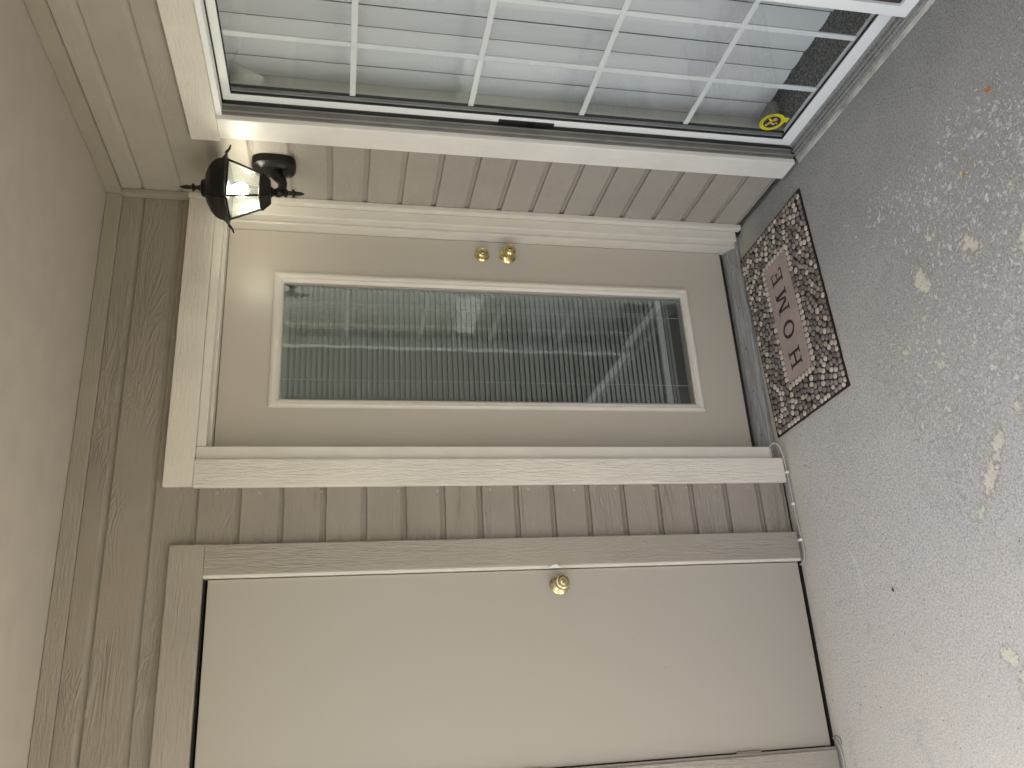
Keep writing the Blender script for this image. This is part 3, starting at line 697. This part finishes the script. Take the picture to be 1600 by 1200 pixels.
for i in range(9):
    a = R(60 + i * 13); y, z = SC[0] + 0.040 * math.cos(a), SC[1] + 0.040 * math.sin(a)
    bar('sticker_mark', y - 0.0022 * math.cos(a), z - 0.0022 * math.sin(a), y + 0.0022 * math.cos(a), z + 0.0022 * math.sin(a), 0.0028, 0.0588, m_maroon, stx)

# outer panel, only its near stile shows
so = thing('sliding_door', 'second white framed glass panel at the top right picture edge, overlapping the first', 'door', (0.02, -1.73, 0.02))
for args in (('stile', -1.222, -1.184, 0.016, 2.099), ('stile', -2.293, -2.25, 0.016, 2.099), ('rail', -2.2495, -1.2225, 0.016, 0.062), ('rail', -2.2495, -1.2225, 2.070, 2.099)):
    stile(args[0], args[1], args[2], args[3], args[4], 0.012, 0.040, so)
box('insect_screen', simple('screen_mesh', (0.045, 0.030, 0.032), 0.6), so, 0.024, 0.0245, -2.25, -1.222, 0.062, 2.070)

# ------------------------------------------------------------------ vertical blind behind the glass
vb = thing('vertical_blind', 'closed white vertical blind hanging inside the sliding glass door', 'blind', (0.16, -1.4, 2.09))
box('headrail', m_alu, vb, 0.180, 0.225, -2.4, -0.47, 2.112, 2.15)
def vane(w, z0, z1):
    n = 8; V = []; F = []
    for z in (z0, z1):
        for i in range(n + 1):
            u = (i / n - 0.5) * w; V.append((-0.006 * (1 - (2 * i / n - 1) ** 2), u, z))
    for i in range(n): F.append((i, i + 1, n + 2 + i, n + 1 + i))
    me = bpy.data.meshes.new('vane'); me.from_pydata(V, [], F); me.polygons.foreach_set('use_smooth', [True] * n); me.materials.append(m_slat_v)
    return me
vmesh = vane(0.0848, -1.972, 0.02)
y = -0.508
i = 0
while y > -2.35:
    o = link('vane', vmesh, None, vb, wloc(vb, (0.203, y, 2.09 + random.uniform(-0.004, 0.004))))
    o.rotation_euler = (0, 0, R(1.5 + random.uniform(-0.8, 0.8)))
    y -= 0.0900 + random.uniform(-0.0008, 0.0008); i += 1

# ------------------------------------------------------------------ wall lantern
LX, LY = -0.150, -0.281
wlm = thing('wall_lantern', 'lit black metal lantern mounted on the side wall between the two doors', 'lantern', (0.0, -0.245, 1.95))
# back plate: rounded, domed
V = []; F = []; seg = 28
for (s, x) in ((1.0, -0.002), (1.0, -0.020), (0.93, -0.029), (0.72, -0.034), (0.62, -0.042), (0.40, -0.045)):
    for i in range(seg):
        a = 2 * math.pi * i / seg; e = 2 / 3.2
        cy = math.copysign(abs(math.cos(a)) ** e, math.cos(a)) * 0.057 * s; cz = math.copysign(abs(math.sin(a)) ** e, math.sin(a)) * 0.078 * s
        V.append((x, -0.245 + cy, 1.950 + cz))
for j in range(5):
    for i in range(seg): F.append((j * seg + i, j * seg + (i + 1) % seg, (j + 1) * seg + (i + 1) % seg, (j + 1) * seg + i))
F.append(tuple(range(seg))); F.append(tuple(5 * seg + i for i in range(seg)))
bp = poly('back_plate', V, F, m_blackmetal, wlm, smooth=True)
bp.data.set_sharp_from_angle(angle=R(35))
tube('arm', [(-0.020, -0.245, 1.955), (-0.055, -0.250, 1.940), (-0.090, -0.262, 1.918), (-0.125, -0.275, 1.915), (LX, LY, 1.928)], 0.024, m_blackmetal, wlm, 14, taper=0.011)
square_loft('roof', [(0.089, 2.094), (0.094, 2.098), (0.088, 2.104), (0.082, 2.110), (0.080, 2.116), (0.077, 2.130), (0.070, 2.143), (0.058, 2.156), (0.044, 2.164), (0.038, 2.168)], m_blackmetal, wlm, (LX, LY, 0))
rf = wlm.children[-1]
for sx in (-1, 1):
    for sy in (-1, 1):
        A = Vector((LX + sx * 0.088, LY + sy * 0.088, 2.099)); B = Vector((LX + sx * 0.108, LY + sy * 0.108, 2.082))
        tube('corner_spur', [A, (A + B) / 2 + Vector((0, 0, -0.003)), B], 0.0058, m_blackmetal, rf, 8, taper=0.0025)
lathe('collar', [(0.0, 2.160), (0.034, 2.160), (0.036, 2.166), (0.031, 2.174), (0.029, 2.182), (0.018, 2.186), (0.010, 2.189), (0.009, 2.194)], m_blackmetal, wlm, (LX, LY, 0), 'z', 24)
lathe('top_finial', [(0.0, 2.185), (0.0085, 2.185), (0.0070, 2.200), (0.0075, 2.204), (0.0140, 2.208), (0.0140, 2.213), (0.0075, 2.217), (0.0065, 2.222), (0.0082, 2.232), (0.0060, 2.243), (0.0015, 2.256)], m_blackmetal, wlm, (LX, LY, 0), 'z', 20)
GT, GB, WT, WB = 2.094, 1.984, 0.0735, 0.0435
cage = square_loft('cage_rim', [(WT + 0.004, 2.088), (WT + 0.0065, 2.090), (WT + 0.0065, 2.0955), (WT + 0.002, 2.0956)], m_blackmetal, wlm, (LX, LY, 0))
for sx in (-1, 1):
    for sy in (-1, 1):
        tube('corner_post', [(LX + sx * WT, LY + sy * WT, GT), (LX + sx * WB, LY + sy * WB, GB)], 0.0042, m_blackmetal, wlm, 6)
for (ax, s) in (('x', 1), ('x', -1), ('y', 1), ('y', -1)):
    V = []
    for (w, z, e) in ((WT, GT, 0), (WB, GB, 0)):
        for t in (-1, 1):
            V.append((LX + s * w, LY + t * w, z) if ax == 'x' else (LX + t * w, LY + s * w, z))
    poly('glass_pane', V, [(0, 1, 3, 2)], m_lglass, wlm)
square_loft('bottom_cup', [(0.030, 1.952), (0.036, 1.958), (0.0405, 1.966), (0.046, 1.974), (0.050, 1.980), (0.049, 1.988), (0.044, 1.990)], m_blackmetal, wlm, (LX, LY, 0))
lathe('stem', [(0.0, 1.955), (0.022, 1.955), (0.018, 1.948), (0.012, 1.942), (0.014, 1.936), (0.0175, 1.930), (0.0175, 1.922), (0.012, 1.914), (0.010, 1.908)], m_blackmetal, wlm, (LX, LY, 0), 'z', 20)
lathe('bottom_finial', [(0.0, 1.909), (0.011, 1.909), (0.0165, 1.903), (0.0165, 1.899), (0.009, 1.894), (0.0075, 1.886), (0.008, 1.882), (0.0145, 1.878), (0.0145, 1.873), (0.008, 1.869), (0.0070, 1.862), (0.0075, 1.854), (0.0055, 1.846), (0.001, 1.837)], m_blackmetal, wlm, (LX, LY, 0), 'z', 20)
lathe('bulb', [(0.001, 2.028), (0.014, 2.031), (0.023, 2.040), (0.027, 2.052), (0.024, 2.066), (0.016, 2.079), (0.013, 2.088)], m_bulb, wlm, (LX, LY, 0), 'z', 24)
pl = bpy.data.lights.new('lantern_light', 'POINT'); pl.energy = 5.2; pl.color = (1.0, 0.84, 0.62); pl.shadow_soft_size = 0.026
lo = bpy.data.objects.new('lantern_light', pl); COL.objects.link(lo); lo.parent = wlm; lo.location = wloc(wlm, (LX, LY, 2.053))
for n_ in wlm.children:
    if n_.name.startswith('bulb'): n_.visible_shadow = True

# ------------------------------------------------------------------ door mat
MC = Vector((-0.540, -0.237, 0.0)); MA = R(2.9)
mat_ = thing('doormat', 'brown pebble-pattern doormat reading HOME in front of the glazed door', 'doormat', MC)
mat_.rotation_euler = (0, 0, MA)
def mlink(name, V, F, mat, parent=mat_, kind=None, mats=None, fmat=None, origin=None, smooth=False):
    if origin is None: origin = Vector([sum(v[i] for v in V) / len(V) for i in range(3)])
    origin = Vector(origin); me = bpy.data.meshes.new(name); me.from_pydata([Vector(v) - origin for v in V], [], F)
    for m_ in (mats or [mat]): me.materials.append(m_)
    if fmat: me.polygons.foreach_set('material_index', fmat)
    if smooth: me.polygons.foreach_set('use_smooth', [True] * len(me.polygons))
    o = bpy.data.objects.new(name, me); COL.objects.link(o); o.parent = parent
    o.location = origin - (parent.location if parent is not mat_ else Vector((0, 0, 0)))
    if kind: o['kind'] = kind
    return o
def mbox(name, x0, x1, y0, y1, z0, z1, mat, parent=mat_):
    V = [(x, y, z) for z in (z0, z1) for (x, y) in ((x0, y0), (x1, y0), (x1, y1), (x0, y1))]
    return mlink(name, V, [(3, 2, 1, 0), (4, 5, 6, 7), (0, 1, 5, 4), (1, 2, 6, 5), (2, 3, 7, 6), (3, 0, 4, 7)], mat, parent)
MW, MD = 0.411, 0.2525
PX, PY0, PY1 = 0.250, -0.080, 0.090
# the base: a thin slab whose edge is slightly wavy
V = []; F = []; per = []
for (x0, y0, x1, y1, n) in ((-MW, -MD, MW, -MD, 30), (MW, -MD, MW, MD, 18), (MW, MD, -MW, MD, 30), (-MW, MD, -MW, -MD, 18)):
    for i in range(n):
        t = i / n; per.append((x0 + (x1 - x0) * t + random.uniform(-.001, .001), y0 + (y1 - y0) * t + random.uniform(-.001, .001)))
n = len(per)
V = [(x, y, 0.0006) for x, y in per] + [(x, y, 0.0068) for x, y in per]
F = [tuple(range(n - 1, -1, -1)), tuple(range(n, 2 * n))] + [(i, (i + 1) % n, n + (i + 1) % n, n + i) for i in range(n)]
mlink('rubber_base', V, F, m_rubber)
pnl = mbox('name_panel', -PX, PX, PY0, PY1, 0.0069, 0.0098, m_panel)
# letters (each a part)
def letter(ch, polys):
    V = []; F = []
    for pts in polys:
        b0 = len(V); m = len(pts)
        V += [(x, y, 0.0099) for x, y in pts] + [(x, y, 0.0108) for x, y in pts]
        F += [tuple(b0 + m + i for i in range(m)), tuple(b0 + i for i in reversed(range(m)))] + [(b0 + i, b0 + (i + 1) % m, b0 + m + (i + 1) % m, b0 + m + i) for i in range(m)]
    return mlink('letter_' + ch.lower(), V, F, m_letter, pnl)
def rect(x0, x1, y0, y1): return [(x0, y0), (x1, y0), (x1, y1), (x0, y1)]
def quad(x0, y0, x1, y1, w):
    return [(x0 - w / 2, y0), (x0 + w / 2, y0), (x1 + w / 2, y1), (x1 - w / 2, y1)]
LB, LT, S = -0.029, 0.048, 0.009
x0, x1 = -0.214, -0.140
letter('H', [rect(x0 + .008, x0 + .0191, LB + .0051, LT - .0051), rect(x1 - .0191, x1 - .008, LB + .0051, LT - .0051), rect(x0 + .0192, x1 - .0192, 0.005, 0.015),
             rect(x0, x0 + .029, LB, LB + .005), rect(x1 - .029, x1, LB, LB + .005), rect(x0, x0 + .029, LT - .005, LT), rect(x1 - .029, x1, LT - .005, LT)])
oc, pr = (-0.055, 0.0095), []
for i in range(28):
    a0_, a1_ = 2 * math.pi * i / 28, 2 * math.pi * (i + 1) / 28
    t0 = 0.0085 + 0.0045 * abs(math.cos(a0_)); t1 = 0.0085 + 0.0045 * abs(math.cos(a1_))
    pr.append([(oc[0] + .036 * math.cos(a0_), oc[1] + .040 * math.sin(a0_)), (oc[0] + .036 * math.cos(a1_), oc[1] + .040 * math.sin(a1_)),
               (oc[0] + (.036 - t1) * math.cos(a1_), oc[1] + (.040 - t1) * math.sin(a1_)), (oc[0] + (.036 - t0) * math.cos(a0_), oc[1] + (.040 - t0) * math.sin(a0_))])
letter('O', pr)
x0, x1 = 0.016, 0.116; xm = (x0 + x1) / 2
letter('M', [quad(x0 + .014, LB + .0051, x0 + .020, LT - .0051, .009), quad(x1 - .016, LB + .0051, x1 - .020, LT - .0051, .013), quad(xm - .001, LB + .010, x0 + .025, LT - .0051, .013), quad(xm + .006, LB + .010, x1 - .029, LT - .0051, .009),
             rect(x0, x0 + .030, LB, LB + .005), rect(x1 - .032, x1, LB, LB + .005), rect(x0 + .005, x0 + .030, LT - .005, LT), rect(x1 - .030, x1 - .004, LT - .005, LT)])
x0, x1 = 0.148, 0.204
letter('E', [rect(x0 + .008, x0 + .0191, LB + .0051, LT - .0051), rect(x0, x1, LB, LB + .005), rect(x0, x1 - .003, LT - .005, LT), rect(x0 + .0192, x1 - .016, 0.0075, 0.0125),
             rect(x1 - .005, x1, LB + .0051, LB + .019), rect(x1 - .008, x1 - .003, LT - .019, LT - .0051), rect(x1 - .0158, x1 - .0115, 0.001, 0.019)])
# pebbles: dart throwing with a border row and scallops of pale stones
stones = []
def border(x0, x1, y0, y1, step, pale):
    for (a, b, c, d) in ((x0, y0, x1, y0), (x1, y0, x1, y1), (x1, y1, x0, y1), (x0, y1, x0, y0)):
        L = math.hypot(c - a, d - b); m = int(L / step)
        for i in range(m):
            t = (i + 0.5) / m; stones.append((a + (c - a) * t + random.uniform(-.001, .001), b + (d - b) * t + random.uniform(-.001, .001), math.atan2(d - b, c - a), pale, 0.92))
border(-MW + .015, MW - .015, -MD + .013, MD - .013, 0.0235, 0.35)
border(-PX - .013, PX + .013, PY0 - .013, PY1 + .013, 0.0230, 0.75)
scal = [(MW - 0.02, MD + 0.02), (-MW + 0.03, -MD - 0.02), (PX + 0.03, -MD), (-PX - 0.03, MD)]
for (cx, cy) in scal:
    for rad in (0.085, 0.16, 0.235):
        m = int(2 * math.pi * rad / 0.0225)
        for i in range(m):
            a = 2 * math.pi * (i + 0.3) / m; x, y = cx + rad * math.cos(a), cy + rad * math.sin(a)
            if abs(x) < MW - .032 and abs(y) < MD - .030 and not (abs(x) < PX + .030 and PY0 - .030 < y < PY1 + .030) and abs(x) > PX * 0.85:
                if all((x - s[0]) ** 2 + (y - s[1]) ** 2 > 0.0185 ** 2 for s in stones): stones.append((x, y, a + math.pi / 2, 0.7, 1.0))
tries = 0; ok = 0
while tries < 60000:
    tries += 1; x, y = random.uniform(-MW + .03, MW - .03), random.uniform(-MD + .028, MD - .028)
    if abs(x) < PX + .028 and PY0 - .028 < y < PY1 + .028: continue
    dmin = 0.0186 if tries < 40000 else 0.0178
    good = True
    for s in stones:
        if abs(x - s[0]) < 0.03 and (x - s[0]) ** 2 + ((y - s[1]) * 0.86) ** 2 < dmin ** 2: good = False; break
    if good:
        stones.append((x, y, math.pi / 2 + random.uniform(-0.6, 0.6), 0.10, 1.0)); ok += 1
def choose(p):
    if random.random() < p: return 0
    return random.choices([1, 2, 3, 4], [2, 3.2, 1.4, 2.4])[0]
def camdist(s):
    w = Vector((MC.x + s[0] * math.cos(MA) - s[1] * math.sin(MA), MC.y + s[0] * math.sin(MA) + s[1] * math.cos(MA), 0.01)); return (w - CAM).length
def cell(s, n=12, gap=0.0018, cap=0.0155):
    """outline of a stone: the room it has between its neighbours, rounded off"""
    x, y = s[0], s[1]; near = [(t[0] - x, t[1] - y) for t in stones if t is not s and abs(t[0] - x) < 0.045 and abs(t[1] - y) < 0.045]
    out = []
    for i in range(n):
        a = 2 * math.pi * i / n; dx, dy = math.cos(a), math.sin(a); r = cap
        for (nx, ny) in near:
            dd = dx * nx + dy * ny
            if dd > 1e-6: r = min(r, (nx * nx + ny * ny) / (2 * dd))
        for (lim, c_) in ((MW - 0.004 - x, dx), (MW - 0.004 + x, -dx), (MD - 0.004 - y, dy), (MD - 0.004 + y, -dy)):
            if c_ > 1e-6: r = min(r, lim / c_)
        out.append(max(0.004, r - gap))
    for _ in range(2): out = [min(out[i], 0.5 * out[i] + 0.25 * (out[i - 1] + out[(i + 1) % n])) for i in range(n)]
    return [(o_r * math.cos(2 * math.pi * i / n), o_r * math.sin(2 * math.pi * i / n)) for i, o_r in enumerate(out)]
stones.sort(key=camdist)
SV, SF, SM = [], [], []
for i, st_ in enumerate(stones):
    x, y = st_[0], st_[1]; mi = choose(st_[3]); ol = cell(st_); n = len(ol); h = random.uniform(0.0034, 0.0050)
    V = [(a * f_, b * f_, h * z_) for (f_, z_) in ((1.0, 0.0), (0.96, 0.6), (0.66, 0.97)) for (a, b) in ol] + [(0, 0, h)]
    F = [(j * n + i_, j * n + (i_ + 1) % n, (j + 1) * n + (i_ + 1) % n, (j + 1) * n + i_) for j in range(2) for i_ in range(n)] + [(2 * n + i_, 2 * n + (i_ + 1) % n, 3 * n) for i_ in range(n)]
    if i < 298:
        me = bpy.data.meshes.new('pebble'); me.from_pydata(V, [], F); me.polygons.foreach_set('use_smooth', [True] * len(F)); me.materials.append(PEB[mi])
        o = bpy.data.objects.new('pebble', me); COL.objects.link(o); o.parent = mat_; o.location = (x, y, 0.0066)
    else:
        b0 = len(SV); SV += [(x + v[0], y + v[1], 0.0066 + v[2]) for v in V]; SF += [tuple(b0 + j for j in f) for f in F]; SM += [mi] * len(F)
mlink('pebbles', SV, SF, None, kind='stuff', mats=PEB, fmat=SM, origin=(0, 0, 0), smooth=True)

# ------------------------------------------------------------------ cable along the foot of the wall
cb = thing('cable', 'thin pale cable tacked along the wall base from the threshold to the closet door', 'cable', (-1.24, -0.03, 0.0))
tube('cable_run', [(-1.022, 0.010, 0.055), (-1.000, -0.010, 0.052), (-0.992, -0.028, 0.042), (-1.004, -0.036, 0.030), (-1.035, -0.034, 0.018), (-1.075, -0.030, 0.012), (-1.110, -0.030, 0.010), (-1.160, -0.030, 0.009), (-1.235, -0.030, 0.008),
                   (-1.300, -0.032, 0.006), (-1.350, -0.036, 0.005), (-1.405, -0.040, 0.005), (-1.440, -0.036, 0.006), (-1.457, -0.024, 0.010), (-1.458, -0.004, 0.010)], 0.0035, m_cable, cb)
for x in (-1.110, -1.235, -1.372):
    box('cable_clip', m_chip, cb, x - 0.005, x + 0.005, -0.037 if x > -1.3 else -0.042, -0.0245, 0.004, 0.016, 0.002)
cb2 = thing('cable', 'thin pale cable leaving the closet door corner at the bottom picture edge', 'cable', (-2.10, -0.03, 0.0))
tube('cable_run', [(-2.055, -0.004, 0.006), (-2.066, -0.024, 0.008), (-2.088, -0.036, 0.006), (-2.115, -0.040, 0.005), (-2.160, -0.038, 0.005), (-2.30, -0.034, 0.005)], 0.0035, m_cable, cb2)
tube('stray_strand', [(-2.052, -0.008, 0.006), (-2.047, -0.030, 0.008), (-2.056, -0.044, 0.004), (-2.075, -0.046, 0.004)], 0.001, m_dark, cb2, 5)

# ------------------------------------------------------------------ litter on the concrete
def leaf(name, label, x, y, s, ang, mat, curl=0.3, cat='leaf'):
    V = []; F = []; n = 6
    for i in range(n + 1):
        t = i / n; w = s * 0.34 * math.sin(math.pi * min(1, t * 1.02 + 0.02)) ** 0.8; u = (t - .5) * s
        for k_ in (-1, 0, 1):
            V.append((u, k_ * w, 0.003 + curl * abs(k_) * w * 0.8 + 0.15 * s * (t - .5) ** 2))
    for i in range(n):
        for k_ in range(2): F.append((i * 3 + k_, i * 3 + k_ + 1, i * 3 + k_ + 4, i * 3 + k_ + 3))
    ca, sa = math.cos(ang), math.sin(ang)
    V = [(x + a * ca - b * sa, y + a * sa + b * ca, c) for a, b, c in V]
    o = poly(name, V, F, mat, None, smooth=True, origin=(x, y, 0)); o['label'] = label; o['category'] = cat; return o
leaf('dry_leaf', 'small bright orange leaf on the concrete farthest from the doormat', -0.413, -1.360, 0.022, 1.0, m_leaf)
leaf('dry_leaf', 'tiny yellow leaf with a broken stem on the concrete in front of the sliding door', -0.577, -1.206, 0.018, 2.2, simple('olive_leaf', (0.42, 0.30, 0.05), 0.6), 0.8)
leaf('dry_leaf', 'tiny golden leaf scrap on the concrete near the cable', -1.118, -0.154, 0.010, 0.4, m_leaf, 1.2)
leaf('pebble_chip', 'tiny dark flat stone chip lying alone on the pale concrete near the closet door', -1.618, -0.500, 0.015, 0.5, simple('dark_chip', (0.06, 0.055, 0.05), 0.7), 0.6, 'stone chip')
